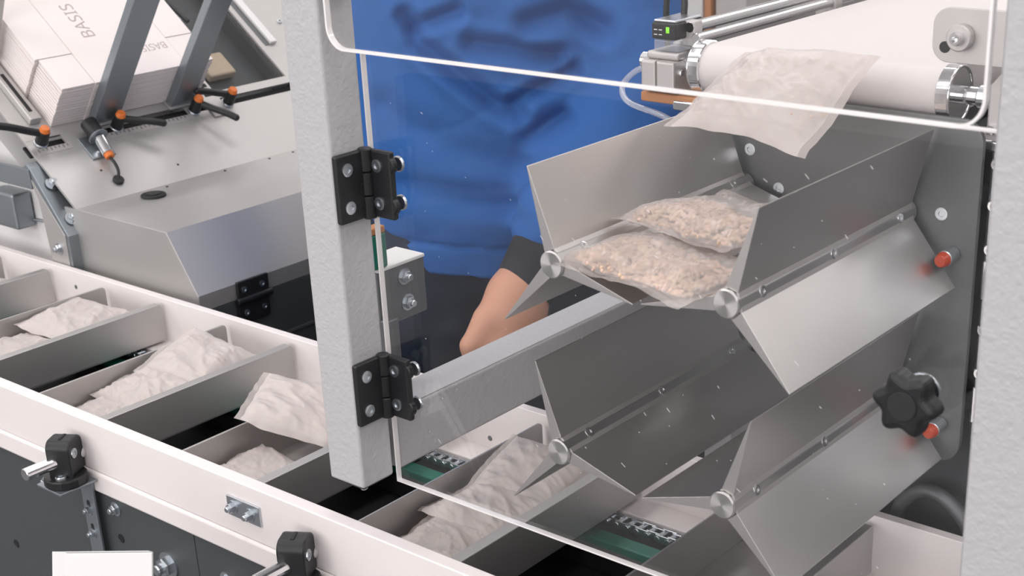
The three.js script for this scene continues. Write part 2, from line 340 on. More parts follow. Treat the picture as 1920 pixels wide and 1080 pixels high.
{
  const d = group('acrylic_door', 'clear acrylic door hinged on the textured post in front of the drop rotors', 'guard door', [0.27, 0.05, 0]);
  const x0 = 0.0015, x1 = 0.578, y0 = 0.0475, y1 = 0.4372, e = 0.0014, za = -0.0062, zb = -0.0012;
  const pane = part('pane', box(x0 + e + 0.0003, x1 - e - 0.0003, y0 + e + 0.0003, y1 - e - 0.0003, za, zb), mat.acrylic, d);
  part('edge', box(x0, x0 + e, y0, y1, za, zb), mat.acrylicEdge, d);
  part('edge', box(x1 - e, x1, y0, y1, za, zb), mat.acrylicEdge, d);
  part('edge', box(x0 + e, x1 - e, y0, y0 + e, za, zb), mat.acrylicEdge, d);
  part('edge', box(x0 + e, x1 - e, y1 - e, y1, za, zb), mat.acrylicEdge, d);
  const sc = [];
  for (let i = 0; i < 90; i++) {
    const L = 0.0006 + 0.004 * rnd() ** 4, a = -0.9 + 0.5 * rnd();
    sc.push(new THREE.BoxGeometry(L, 0.00032, 0.0001).rotateZ(a).translate(0.03 + 0.49 * rnd(), 0.07 + 0.34 * rnd(), -0.00115));
  }
  const s = part('scratches', sc, mat.scratch, pane); s.userData.kind = 'stuff';
  const u = group('acrylic_panel', 'clear acrylic panel with rounded lower corners fixed between the posts above the door', 'guard panel', [0.28, 0.445, 0.038]);
  const A = [0.0075, 0.5495, 0.4455, 1.15], r = 0.018, t = 0.0018;
  const outer = roundRect(A[0], A[1], A[2], A[3], r, [1, 1, 0, 0]);
  const innerS = roundRect(A[0] + t, A[1] - t, A[2] + t, A[3] - t, r - t, [1, 1, 0, 0]);
  part('pane', extr(innerS, 0.0332, 0.0378), mat.acrylic, u);
  const ring = outer.clone(); ring.holes.push(new THREE.Path(innerS.getPoints(10)));
  part('edge', extr(ring, 0.033, 0.038), mat.acrylicEdge, u);
  const clip = group('panel_clip', 'steel clip holding the upper acrylic panel to the textured post', 'clip', [0.003, 0.487, 0.02]);
  part('angle', box(0.0005, 0.017, 0.4855, 0.4885, 0.006, 0.0325, 0.0008), mat.zinc, clip);
  part('screw', screwHead([0.006, 0.4885, 0.02], [0, 1, 0], 0.004), mat.zinc, clip);
}
// star knob on the door
{
  const kx = 0.5067, ky = 0.262;
  const g = group('star_knob', 'black six-lobed star knob screwed to the acrylic door', 'knob', [kx, ky, -0.001]);
  const s = new THREE.Shape(); const n = 72, R = 0.0200;
  for (let i = 0; i <= n; i++) { const a = i / n * Math.PI * 2, rr = R * (1 + 0.135 * Math.cos(6 * a + 0.5)); const x = Math.cos(a) * rr, y = Math.sin(a) * rr; i ? s.lineTo(x, y) : s.moveTo(x, y); }
  const body = part('grip', new THREE.ExtrudeGeometry(s, { depth: 0.008, bevelEnabled: true, bevelSize: 0.005, bevelOffset: -0.005, bevelThickness: 0.005, bevelSegments: 4 }).translate(kx, ky, 0.017), mat.black, g);
  part('cap', rod([kx, ky, 0.0295], [kx, ky, 0.0308], 0.0105, 28), mat.blackMatt, body);
  part('stem', rod([kx, ky, -0.0005], [kx, ky, 0.0125], 0.0085), mat.black, g);
  part('washer', rod([kx, ky, -0.0012], [kx, ky, -0.0002], 0.0125), mat.zinc, g);
}

// ---------------------------------------------------------------- drop rotors
const ROTOR_LEN = 0.272, RR = 0.0785;
const bladeGeo = prism([[0.0113, -0.0055], [RR - 0.0006, -0.0005], [RR, 0], [RR - 0.0006, 0.0005], [0.0113, 0.0055]], -ROTOR_LEN, 0, 0.00025);
const stripGeo = box(0.0075, 0.0106, -0.0076, 0.0076, -ROTOR_LEN, -0.0006, 0.0005);
const stripScrew = z => screwHead([0.0106, 0, z], [1, 0, 0], 0.0043, 0.0014);
function makeRotor(base, label) {
  const g = localGroup('drop_rotor', label, 'rotor', 'steel three-bladed drop rotors');
  const sh = part('shaft', rod([0, 0, -0.2785], [0, 0, 0.003], 0.0112, 32), mat.hub, g);
  for (let k = 0; k < 3; k++) {
    const a = (base + 120 * k) * Math.PI / 180;
    const b = new THREE.Mesh(bladeGeo, mat.steel); b.name = 'blade'; b.rotation.z = a; b.castShadow = b.receiveShadow = true; g.add(b);
    const s = new THREE.Mesh(stripGeo, mat.satin); s.name = 'clamping_strip'; s.rotation.z = a + Math.PI / 3; s.castShadow = s.receiveShadow = true; g.add(s);
    for (const z of [-0.030, -0.135, -0.248]) { const c = new THREE.Mesh(stripScrew(z), mat.chrome); c.name = 'screw'; c.castShadow = c.receiveShadow = true; s.add(c); }
  }
  return g;
}
makeRotor(106.7, 'three-bladed steel rotor under the blue jacket side, carrying the two bags').position.set(0.1898, 0.288, -0.010);
makeRotor(72, 'three-bladed steel rotor carrying the bags, beside the upper red plug').position.set(0.3502, 0.288, -0.010);
makeRotor(106.9, 'dark-looking three-bladed steel rotor of the empty bin, close to the cross beam').position.set(0.1896, 0.1263, -0.010);
makeRotor(73.2, 'three-bladed steel rotor of the empty bin, behind the star knob').position.set(0.3487, 0.1262, -0.010);
{
  const p = group('bearing_plate', 'dark steel plate with rounded corners carrying the four drop rotors', 'plate', [0.28, 0.063, -0.293]);
  part('plate', extr(roundRect(0.165, 0.4145, 0.063, 0.371, 0.02), -0.2955, -0.2895, 0.0006), mat.plateSteel, p);
  for (const [x, y] of [[0.1945, 0.3205], [0.2255, 0.2885], [0.3829, 0.2897], [0.3829, 0.13]]) part('screw', screwHead([x, y, -0.2895], [0, 0, 1], 0.0056, 0.0015), mat.zinc, p);
  for (const y of [0.2568, 0.0992]) {
    const c = part('stop_pin', rod([0.3955, y, -0.2895], [0.3955, y, -0.272], 0.0068), mat.zinc, p);
    part('plug', rod([0.3955, y, -0.2725], [0.3955, y, -0.264], 0.0066, 20, 0.0054), mat.red, c, 'orange red plastic plug');
  }
  const col = group('drive_column', 'dark machine column behind the drop rotors', 'machine', [0.3, FLOOR, -0.4]);
  part('body', box(0.19, 0.62, FLOOR, 0.345, -0.62, -0.33, 0.004), mat.panel, col);
  for (const [x, y] of [[0.2, 0.1], [0.2, 0.3], [0.40, 0.1], [0.40, 0.3]]) part('spacer', rod([x, y, -0.3305], [x, y, -0.2955], 0.009), mat.zinc, col);
  // bearing hardware seen in the gap beside the right post
  const h = group('bearing_housing', 'shiny steel bearing housing with screws in the gap by the right post', 'bearing', [0.45, 0.1, -0.31]);
  part('body', box(0.4165, 0.47, 0.08, 0.345, -0.33, -0.302, 0.003), mat.zinc, h);
  for (const y of [0.335, 0.30, 0.262, 0.19, 0.15]) part('screw', screwHead([0.4235, y, -0.302], [0, 0, 1], 0.006, 0.004), mat.chrome, h);
  for (const y of [0.235, 0.12]) part('cover', box(0.418, 0.46, y - 0.018, y + 0.018, -0.302, -0.297, 0.003), mat.chrome, h);
  single('cable_hose', tube([[0.34, -0.10, -0.325], [0.355, 0.0, -0.31], [0.385, 0.022, -0.305], [0.42, 0.0, -0.305], [0.44, -0.09, -0.305]], 0.007), mat.panelLight, 'grey hose curving down behind the lowest rotor blade', 'hose');
}

// ---------------------------------------------------------------- bags
// a flat film pouch: sealed rim, pillow in the middle, creases; the fill is a heap of small pieces inside
function bagShape(L, W, T, seed, o = {}) {
  const nu = 56, nv = 40, pos = [], idx = [];
  const bend = o.bend || 0, twist = o.twist || 0, crease = o.crease === undefined ? 1 : o.crease, fill = o.fill || 0;
  const at = (i, j, side) => {
    const u = i / nu * 2 - 1, v = j / nv * 2 - 1;
    const au = o.sealLong ? Math.min(1, Math.abs(v) / 0.84) : Math.min(1, Math.abs(u) / 0.88), eu = 1 - (o.sealLong ? Math.abs(u) ** 3.5 : au ** 3.2), ev = 1 - (o.sealLong ? au ** 3.2 : Math.abs(v) ** 3.5);   // flat sealed strips at both ends (or along both sides)
    let h = Math.pow(Math.max(0, eu * ev), 0.6) * (0.74 + 0.26 * noise.noise(u * 1.4 + seed, v * 1.4, seed * 0.7));
    h *= 1 + fill * v;
    let x = u * L / 2, y = v * W / 2;
    x *= 1 - 0.03 * h; y *= 1 - 0.05 * (1 - au * au); x -= (o.skew || 0) * y;
    const rim = 1 - Math.min(1, Math.pow(Math.max(0, eu * ev), 0.4));
    // gathers run in from the seals, broad folds cross the middle
    const n1 = Math.abs(noise.noise(u * 1.9 + seed * 3 + v, v * 1.7 + 5, seed)), n2 = Math.abs(o.sealLong ? noise.noise(v * 1.6 - seed, u * 7.5 + 1.5 * v, seed + 9) : noise.noise(u * 1.6 - seed, v * 7.5 + 1.5 * u, seed + 9)), n3 = Math.abs(noise.noise(u * 6 + v * 5 + seed, v * 4 - u * 3, seed + 4));
    const ridges = Math.max(0, 0.35 - n1) * 0.9 + Math.max(0, 0.3 - n2) * 1.1 * au + Math.max(0, 0.2 - n3) * 0.35;
    let z = side * T * 0.5 * h * (side > 0 ? 1.2 : 0.6);
    z += side > 0 ? crease * T * 0.75 * ridges * Math.min(1, h * 1.5) : 0;
    z += T * rim * 0.22 * (noise.noise(u * 1.6 + seed * 5, v * 1.8, 1.5) + 0.3 * noise.noise(u * 4, v * 5 + seed, 3));
    x += 0.002 * rim * noise.noise(v * 3, seed, 2); y += 0.0025 * rim * noise.noise(u * 3, seed, 7);
    z += bend * (u * u) * L * 0.5 + twist * u * v * W * 0.5;
    return [x, z, -y];
  };
  for (const side of [1, -1]) for (let j = 0; j <= nv; j++) for (let i = 0; i <= nu; i++) pos.push(...at(i, j, side));
  const n = (nu + 1) * (nv + 1);
  for (let j = 0; j < nv; j++) for (let i = 0; i < nu; i++) {
    const a = j * (nu + 1) + i, b = a + 1, c = a + nu + 1, d = c + 1;
    idx.push(a, b, c, b, d, c, a + n, c + n, b + n, b + n, c + n, d + n);
  }
  const g = new THREE.BufferGeometry(); g.setAttribute('position', new THREE.Float32BufferAttribute(pos, 3)); g.setIndex(idx); g.computeVertexNormals();
  return { g, at };
}
const pelletGeo = mergeGeometries([new THREE.CapsuleGeometry(0.0014, 0.0048, 3, 7)]);
function bag(name, label, cat, grp, L, W, T, seed, o, pos, rot, film, count) {
  const B = localGroup(name, label, cat, grp);
  const sh = bagShape(L, W, T, seed, o);
  part('film', sh.g, film, B);
  if (count) {
    const im = new THREE.InstancedMesh(pelletGeo, mat.pellet, count); im.name = 'fill'; im.userData.kind = 'stuff';
    const m = new THREE.Matrix4(), q = new THREE.Quaternion(), e = new THREE.Euler(), c = new THREE.Color();
    for (let i = 0; i < count; i++) {
      const u = (rnd() * 2 - 1) * 0.86, v = (o.low === undefined ? -0.8 : o.low) + rnd() * ((o.high === undefined ? 0.8 : o.high) - (o.low === undefined ? -0.8 : o.low));
      const fi = (u + 1) / 2 * 56, fj = (v + 1) / 2 * 40;
      const top = sh.at(fi, fj, 1), bot = sh.at(fi, fj, -1);
      if (top[1] - bot[1] < 0.0065) { m.makeScale(0, 0, 0).setPosition(0, 0, 0); im.setMatrixAt(i, m); im.setColorAt(i, c); continue; }
      const k = i % 4 ? 0.78 + 0.10 * rnd() : 0.25 + 0.5 * rnd();
      e.set(rnd() * 3, rnd() * 6.3, rnd() * 3 ); q.setFromEuler(e); const qq = new THREE.Quaternion().setFromEuler(new THREE.Euler(Math.PI / 2 + (rnd() - 0.5) * 0.7, rnd() * 6.3, 0, 'YXZ'));
      m.compose(V(top[0], bot[1] + (top[1] - bot[1] - 0.003) * k, top[2]), qq, V(1, 1, 1).multiplyScalar(0.85 + 0.4 * rnd())); im.setMatrixAt(i, m);
      const t = 0.66 + 0.5 * rnd(); c.setRGB(t, t * (0.94 + 0.06 * rnd()), t * (0.85 + 0.15 * rnd())); im.setColorAt(i, c);
    }
    im.castShadow = im.receiveShadow = true; B.add(im);
  }
  B.position.set(...pos); B.rotation.set(...rot, 'YXZ');
  return B;
}
bag('filled_bag', 'clear white bag of beige pellets lying at the open end of the upper bin', 'bag', 'bags lying in the upper bin', 0.135, 0.100, 0.026, 1.3, { low: -0.80, high: 0.40, crease: 0.3, fill: -0.25, sealLong: true }, [0.2695, 0.2925, -0.044], [0.06, -0.18, -0.03], mat.film, 950);
bag('filled_bag', 'clear white bag of beige pellets overlapping the first one, deeper in the upper bin', 'bag', 'bags lying in the upper bin', 0.128, 0.135, 0.026, 4.7, { low: -0.80, high: 0.15, crease: 0.45, fill: -0.35, sealLong: true }, [0.268, 0.3045, -0.132], [-0.05, -0.20, 0.0], mat.film, 950);
bag('filled_bag', 'white film bag tumbling through the air from the infeed belt into the upper bin', 'bag', undefined, 0.132, 0.104, 0.020, 7.9, { bend: -0.10, twist: 0.12, crease: 0.8, skew: -0.2 }, [0.261, 0.394, -0.21], [0.62, -0.01, -0.02], mat.filmDense, 160);
// bags in the buckets
const bagsInBuckets = [
  // x, y, z, yaw, tilt about x, tilt about z, length, width, label
  [-0.788, -0.016, -0.172, 0.1, 0.1, -0.06, 0.112, 0.105, 'crumpled white bag resting on the wall of the bucket next to the angle bracket'],
  [-0.785, -0.032, -0.085, -0.1, 0.0, 0.03, 0.112, 0.10, 'flat white bag under the crumpled one, in the bucket next to the angle bracket'],
  [-0.521, -0.010, -0.170, 0.12, 0.12, -0.10, 0.112, 0.105, 'uppermost of three white bags in the bucket by the hinged flap'],
  [-0.520, -0.024, -0.090, -0.1, 0.2, -0.03, 0.110, 0.085, 'middle of three white bags in the bucket by the hinged flap'],
  [-0.520, -0.036, -0.040, -0.1, 0.1, 0.0, 0.110, 0.085, 'lowest of three white bags in the bucket by the hinged flap'],
  [-0.251, -0.020, -0.185, 0.1, 0.2, -0.05, 0.110, 0.10, 'white bag standing up behind the lower end of the textured post'],
  [-0.262, 0.010, -0.115, 0.5, 0.25, -0.25, 0.12, 0.095, 'white bag tilted over the bucket edge beside the textured post'],
  [-0.252, -0.036, -0.040, -0.1, 0.05, 0.0, 0.110, 0.085, 'flat white bag at the open end of the bucket beside the textured post'],
  [0.018, -0.014, -0.165, 0.1, 0.22, -0.05, 0.110, 0.105, 'creased white bag leaning up in the bucket under the acrylic door'],
  [0.016, -0.024, -0.100, -0.15, 0.15, -0.02, 0.110, 0.085, 'white bag between two others in the bucket under the acrylic door'],
  [0.018, -0.034, -0.042, -0.1, 0.05, 0.02, 0.110, 0.085, 'flat white bag nearest the broad rail in the bucket under the acrylic door'],
  [-1.052, -0.03, -0.18, 0.05, 0.1, -0.04, 0.11, 0.10, 'white bag in the bucket by the bolted angle bracket'],
];
bagsInBuckets.forEach(([x, y, z, yw, tx, tz, L, W, label], i) => bag('filled_bag', label, 'bag', 'white bags in the conveyor buckets', L, W, 0.024, 11.3 + i * 2.17, { crease: 0.42, twist: 0.12 * Math.sin(i * 2.3), bend: 0.03 * Math.cos(i) }, [x, y, z], [tx, yw, tz], mat.filmDense, 110));

// ---------------------------------------------------------------- infeed belt
{
  const g = group('infeed_conveyor', 'white belt conveyor with steel end roller above the upper bin', 'conveyor', [0.25, 0.345, -0.6]);
  const ry = 0.3845, rz = -0.318, r = 0.0205, bx0 = 0.134, bx1 = 0.367;
  const s = new THREE.Shape(); const back = -1.5;      // outline in (z, y)
  s.absarc(rz, ry, r + 0.0012, -Math.PI / 2, Math.PI / 2); s.lineTo(back, ry + r + 0.0012); s.lineTo(back, ry - r - 0.0012);
  part('belt', new THREE.ExtrudeGeometry(s, { depth: bx1 - bx0, bevelEnabled: false, curveSegments: 24 }).rotateY(-Math.PI / 2).scale(1, 1, 1).translate(bx1, 0, 0), mat.belt, g);
  for (const [a, b] of [[bx1, bx1 + 0.012], [bx0 - 0.012, bx0]]) {
    const e = part('roller_end', rod([a, ry, rz], [b, ry, rz], r + 0.004, 36), mat.chrome, g);
    part('ring', new THREE.TorusGeometry(r + 0.003, 0.0014, 8, 40).rotateY(Math.PI / 2).translate(a > 0.3 ? b : a, ry, rz), mat.chrome, e);
  }
  part('axle', rod([0.055, ry, rz], [0.44, ry, rz], 0.0075), mat.chrome, g);
  part('axle_collar', rod([0.396, ry, rz], [0.405, ry, rz], 0.0095), mat.zinc, g);
  // right bearing block and side frame
  part('side_frame', box(0.410, 0.424, 0.352, 0.425, -1.5, -0.335, 0.003), mat.hood, g);
  part('bearing_block', prism([[0.412, 0.358], [0.452, 0.358], [0.452, 0.398], [0.442, 0.408], [0.420, 0.408], [0.412, 0.398]], -0.334, -0.298, 0.002), mat.satin, g);
  part('screw', screwHead([0.418, 0.364, -0.298], [0, 0, 1], 0.004, 0.004), mat.chrome, g);
  part('side_frame', box(0.070, 0.082, 0.352, 0.400, -1.5, -0.345, 0.003), mat.hood, g);
  // left split bearing block
  for (const [a, b] of [[0.068, 0.0845], [0.0855, 0.106]]) part('bearing_block', prism([[a, 0.360], [b, 0.360], [b, 0.389], [a, 0.389]], -0.345, -0.296, 0.002), mat.satin, g);
  part('block_cover', box(0.0685, 0.1055, 0.389, 0.3965, -0.345, -0.304, 0.003), mat.satin, g);
  part('screw', screwHead([0.106, 0.378, -0.306], [1, 0, 0], 0.0035, 0.003), mat.chrome, g);
  part('lower_board', box(0.062, 0.13, 0.348, 0.3575, -0.36, -0.303, 0.002), mat.orangeBoard, g, 'orange brown board under the bearing block');
  // guide rods beside the belt
  part('guide_rod', rod([0.106, 0.418, -0.322], [0.106, 0.418, -1.4], 0.0055), mat.chrome, g);
  part('guide_rod', rod([0.117, 0.4095, -0.316], [0.117, 0.4095, -1.4], 0.005), mat.chrome, g);
  part('rod_holder', box(0.099, 0.124, 0.352, 0.47, -0.585, -0.570, 0.002), mat.satin, g);
  part('rod_holder', box(0.097, 0.112, 0.400, 0.424, -0.336, -0.322, 0.002), mat.satin, g);
  part('scraper_bar', box(0.10, 0.43, 0.3435, 0.353, -0.335, -0.302, 0.002), mat.chrome, g);
  // plate in front of the belt with its bolt
  const sp = group('support_plate', 'grey support plate with rounded corner and large washer bolt above the roller end', 'plate', [0.41, 0.42, -0.27]);
  part('plate', extr(roundRect(0.3735, 0.4405, 0.4195, 0.4625, 0.014, [1, 0, 0, 1]), -0.274, -0.270, 0.0006), mat.satin, sp);
  part('spacer', rod([0.3985, 0.4405, -0.270], [0.3985, 0.4405, -0.262], 0.0105, 32), mat.satin, sp);
  part('bolt', screwHead([0.3985, 0.4405, -0.262], [0, 0, 1], 0.0055, 0.007), mat.chrome, sp);
  part('hole', rod([0.3845, 0.4315, -0.2702], [0.3845, 0.4315, -0.2696], 0.0046), mat.blackMatt, sp);
  part('arm', box(0.428, 0.4405, 0.428, 0.4625, -0.40, -0.274, 0.002), mat.satin, sp);
  // sensors
  const se = group('optical_sensor', 'black optical sensor with green light on a clear bracket beside the belt', 'sensor', [0.08, 0.406, -0.315]);
  part('bracket', box(0.0760, 0.1040, 0.3968, 0.408, -0.342, -0.306, 0.002), mat.clearPlastic, se);
  const body = part('body', box(0.0750, 0.1025, 0.4080, 0.4235, -0.352, -0.304, 0.002), mat.black, se);
  part('cover', box(0.0765, 0.1010, 0.4235, 0.4260, -0.350, -0.306, 0.001), mat.zinc, se);
  part('light', box(0.0920, 0.0955, 0.4145, 0.4200, -0.304, -0.3036), mat.led, body, 'glowing green light');
  for (const x of [0.0800, 0.0855]) for (const y of [0.4125, 0.4170]) part('mark', box(x - 0.0018, x + 0.0018, y - 0.0004, y + 0.0004, -0.304, -0.3037), mat.white, body);
  part('cable', tube([[0.0840, 0.4235, -0.345], [0.0830, 0.4405, -0.347], [0.0730, 0.4505, -0.350], [0.0630, 0.4425, -0.350], [0.0600, 0.4155, -0.350], [0.0600, 0.36, -0.36]], 0.0032), mat.black, se);
  const se2 = group('optical_sensor', 'small black optical sensor with green light half hidden by the right post', 'sensor', [0.44, 0.41, -0.3]);
  part('body', box(0.432, 0.446, 0.409, 0.427, -0.33, -0.292, 0.0015), mat.black, se2);
  part('light', box(0.435, 0.4385, 0.414, 0.418, -0.292, -0.2916), mat.led, se2);
  single('air_hose', tube([[0.058, 0.372, -0.345], [0.035, 0.370, -0.34], [0.022, 0.356, -0.33], [0.04, 0.345, -0.31], [0.09, 0.336, -0.302], [0.14, 0.318, -0.301]], 0.003), mat.clearPlastic, 'clear plastic hose looping under the bearing block', 'hose');
}

// ---------------------------------------------------------------- hooded machine and carton magazine on the left
const HZ = -0.300, CREASE = -0.945, TOP = 0.083, SLOPE = 38 * Math.PI / 180;
const dS = [Math.cos(SLOPE), -Math.sin(SLOPE)], nS = [Math.sin(SLOPE), Math.cos(SLOPE)];
const slopePoint = (s, h, z) => [CREASE + dS[0] * s + nS[0] * h, TOP + dS[1] * s + nS[1] * h, z];
function slopeBox(s0, s1, h0, h1, z0, z1, r = 0) { return box(s0, s1, h0, h1, z0, z1, r).rotateZ(-SLOPE).translate(CREASE, TOP, 0); }
{
  const g = group('hooded_machine', 'stainless steel machine hood with a chamfered edge behind the far rail', 'machine', [-0.85, FLOOR, -0.6]);
  const z1 = -0.74;
  part('hood_top', prism([[CREASE - 0.0, TOP - 0.003], [-0.7345, TOP - 0.003], [-0.7345, TOP], [CREASE - 0.0, TOP]], z1, HZ - 0.001), mat.hood, g);
  part('hood_chamfer', prism([[-0.7345, TOP - 0.004], [-0.7345, TOP], [-0.6815, 0.001], [-0.6815, -0.022], [-0.6845, -0.022], [-0.6845, 0.0]], z1, HZ - 0.001), mat.hood, g);
  part('end_panel', prism([[CREASE - 0.03, FLOOR], [-0.682, FLOOR], [-0.682, 0.0005], [-0.7352, TOP - 0.0005], [CREASE - 0.0, TOP - 0.0005], [CREASE - 0.03, TOP - 0.001]], HZ - 0.0045, HZ, 0.0005), mat.hood, g);
  const flap = part('side_panel', box(-0.692, -0.682, FLOOR, -0.0235, z1, HZ - 0.005, 0.001), mat.panel, g);
  part('side_panel_edge', box(-0.682, -0.6795, -0.098, -0.094, z1, HZ - 0.008), mat.panelLight, flap);
  const gm = part('grommet', rod(slopePoint(0, 0, -0.405).map((v, i) => i === 0 ? -0.905 : i === 1 ? TOP : v), [-0.905, TOP + 0.004, -0.405], 0.0185, 28), mat.blackMatt, g);
  part('grommet_core', rod([-0.905, TOP + 0.004, -0.405], [-0.905, TOP + 0.0055, -0.405], 0.011, 24), mat.black, gm);
  for (const z of [-0.45, -0.56, -0.65, -0.70]) part('rivet', rod([CREASE + 0.012, TOP, z], [CREASE + 0.012, TOP + 0.001, z], 0.0022, 10), mat.blackMatt, g);

  const h = group('flap_hinge', 'small black hinge on the dark side of the steel hood', 'hinge', [-0.681, -0.07, -0.38]);
  part('leaf', box(-0.6815, -0.676, -0.0205, 0.004, -0.4175, -0.362, 0.002), mat.black, h);
  part('leaf', box(-0.6815, -0.676, -0.058, -0.0275, -0.4155, -0.360, 0.002), mat.black, h);
  part('knuckle', rod([-0.6755, -0.024, -0.420], [-0.6755, -0.024, -0.3585], 0.0052), mat.black, h);
  for (const z of [-0.405, -0.373]) for (const y of [-0.009, -0.043]) part('screw', screwHead([-0.676, y, z], [1, 0, 0], 0.0046, 0.0014), mat.zinc, h);

  // inclined table of the magazine
  const t = group('magazine_table', 'inclined light grey sheet table below the carton stack', 'machine', [-1.1, FLOOR, -0.6]);
  part('front_sheet', slopeBox(-0.119, 0.0, -0.004, 0, -1.0, HZ - 0.0005), mat.hood, t);
  part('slot_sheet', slopeBox(-0.152, -0.137, -0.004, 0, -1.0, HZ - 0.0005), mat.hood, t);
  part('slot_bottom', slopeBox(-0.138, -0.118, -0.016, -0.012, -1.0, HZ - 0.002), mat.blackMatt, t);
  for (const [a, b] of [[-0.315, HZ - 0.0005], [-0.43, -0.36], [-0.60, -0.585]]) part('slot_bridge', slopeBox(-0.137, -0.119, -0.0035, -0.0002, Math.min(a, b), Math.max(a, b)), mat.hood, t);
  part('stack_sheet', slopeBox(-0.62, -0.152, -0.004, 0, -0.630, HZ - 0.0005), mat.hood, t);
  part('side_sheet', slopeBox(-0.62, -0.152, -0.004, 0, -1.0, -0.811), mat.hood, t);
  part('body', prism([[CREASE - 0.68, FLOOR], [CREASE - 0.032, FLOOR], [CREASE - 0.032, TOP - 0.06], [CREASE - 0.48, TOP + 0.27], [CREASE - 0.68, TOP + 0.27]], -1.0, HZ - 0.02), mat.wall, t);
  part('window_well', slopeBox(-0.62, -0.14, -0.05, -0.046, -0.95, -0.60), mat.panel, t);
  part('window_well_side', slopeBox(-0.62, -0.14, -0.046, -0.006, -0.818, -0.812), mat.panel, t);
  part('ridge', slopeBox(-0.45, -0.225, 0, 0.007, -0.846, -0.832, 0.002), mat.white, t, 'white raised strip on the table');
  part('ridge', slopeBox(-0.45, -0.225, -0.0002, 0.0012, -0.831, -0.822, 0.0005), mat.panelLight, t);
  part('screw', screwHead(slopePoint(-0.272, 0, -0.889), [nS[0], nS[1], 0], 0.005), mat.zinc, t);
  part('window_pane', slopeBox(-0.62, -0.1525, -0.0075, -0.0045, -0.8105, -0.6305), mat.acrylic, t);
  // scales beside the slot
  part('scale', slopeBox(-0.1185, -0.107, 0, 0.0006, -0.365, -0.308), mat.satin, t);
  part('scale', slopeBox(-0.1185, -0.107, 0, 0.0006, -0.58, -0.43), mat.satin, t);
  const ticks = []; for (let i = 0; i < 27; i++) { const z = i < 8 ? -0.31 - i * 0.0068 : -0.435 - (i - 8) * 0.0076; ticks.push(slopeBox(-0.1175, -0.1115 - (i % 3 ? 0.002 : 0), 0.0006, 0.0008, z - 0.0022, z)); }
  part('scale_ticks', ticks, mat.scale, t).userData.kind = 'stuff';
  for (const [s, z] of [[-0.055, -0.378], [-0.03, -0.5]]) part('hole', rod(slopePoint(s, 0, z), slopePoint(s, 0.0004, z), 0.002, 10), mat.blackMatt, t);

  // side guide rail of the stack
  const sr = group('stack_guide', 'grey slotted guide rail along the side of the carton stack', 'rail', slopePoint(-0.3, 0, -0.335));
  part('bar', slopeBox(-0.50, -0.165, 0, 0.012, -0.345, -0.326, 0.002), mat.hood, sr);
  part('slot', slopeBox(-0.26, -0.18, 0.0115, 0.0123, -0.338, -0.332), mat.blackMatt, sr);

  // retaining bars
  const bars = [[-0.1525, -0.1375, -0.463, -0.417, 'flat grey retaining bar crossing the middle of the carton stack'], [-0.1525, -0.1375, -0.6025, -0.5605, 'flat grey retaining bar at the end of the carton stack by the window']];
  for (const [s0, s1, z0, z1_, label] of bars) {
    const b = group('retaining_bar', label, 'bar', slopePoint(s0, 0, (z0 + z1_) / 2), 'grey retaining bars of the carton magazine');
    part('tube', slopeBox(s0, s1, 0.0005, 0.5, z0, z1_, 0.0015), mat.bracket, b);
    part('foot', slopeBox(s0, s1 + 0.004, 0.0003, 0.004, z0 - 0.004, z1_ + 0.004, 0.001), mat.hood, b);
  }
  const cb = group('corner_bar', 'grey upright bar at the outer corner of the carton stack', 'bar', slopePoint(-0.31, 0, -0.345));
  part('tube', box(-0.01, 0.01, 0, 0.4, -0.021, 0, 0.002).rotateZ(-0.50).translate(...slopePoint(-0.29, 0.018, -0.319)), mat.hood, cb);

  // clamping levers
  const lever = (s, z, dir, label) => {
    const L = group('clamping_lever', label, 'lever', slopePoint(s, 0, z), 'black clamping levers with orange buttons');
    const top = slopePoint(s, 0.026, z), q = (a, b, c) => slopePoint(s + a, b, z + c);
    part('washer', rod(slopePoint(s, 0, z), slopePoint(s, 0.004, z), 0.0105), mat.zinc, L);
    part('hub', rod(slopePoint(s, 0.004, z), top, 0.0095, 20, 0.0085), mat.black, L);
    part('arm', tube([q(0, 0.021, 0), q(dir[0] * 0.02, 0.024, dir[1] * 0.02), q(dir[0] * 0.05, 0.030, dir[1] * 0.05), q(dir[0] * 0.064, 0.031, dir[1] * 0.064)], 0.0056, 20, 12), mat.black, L);
    part('tip', new THREE.SphereGeometry(0.0058, 14, 10).translate(...q(dir[0] * 0.064, 0.031, dir[1] * 0.064)), mat.black, L);
    part('button', rod(top, slopePoint(s, 0.0335, z), 0.0078, 20, 0.0065), mat.orange, L, 'orange push button');
  };
  lever(-0.128, -0.322, [-0.35, 0.94], 'black lever with orange button on the short scale by the guide rail');
  lever(-0.125, -0.4505, [0.55, -0.83], 'black lever with orange button at the foot of the middle retaining bar');
  lever(-0.122, -0.5955, [0.85, -0.53], 'black lever with orange button by the end retaining bar, arm pointing down');
  lever(-0.1225, -0.664, [-0.2, 0.98], 'black lever with orange button below the window, arm pointing sideways');
  const sb = group('slotted_plate', 'light grey slotted sheet plate by the window of the table', 'plate', slopePoint(-0.15, 0, -0.65));
  part('plate', slopeBox(-0.205, -0.10, 0.0005, 0.0035, -0.655, -0.622, 0.001), mat.hood, sb);
  for (const s of [-0.195, -0.17, -0.15]) part('slot', slopeBox(s, s + 0.008, 0.0033, 0.0037, -0.650, -0.632), mat.blackMatt, sb);

  // proximity sensor
  const p = group('proximity_sensor', 'shiny barrel sensor in a black holder with a short cable', 'sensor', slopePoint(-0.0140 - 0.085, 0, -0.4030));
  part('bracket', slopeBox(-0.120, -0.076, 0, 0.003, -0.418, -0.378, 0.001), mat.bracket, p);
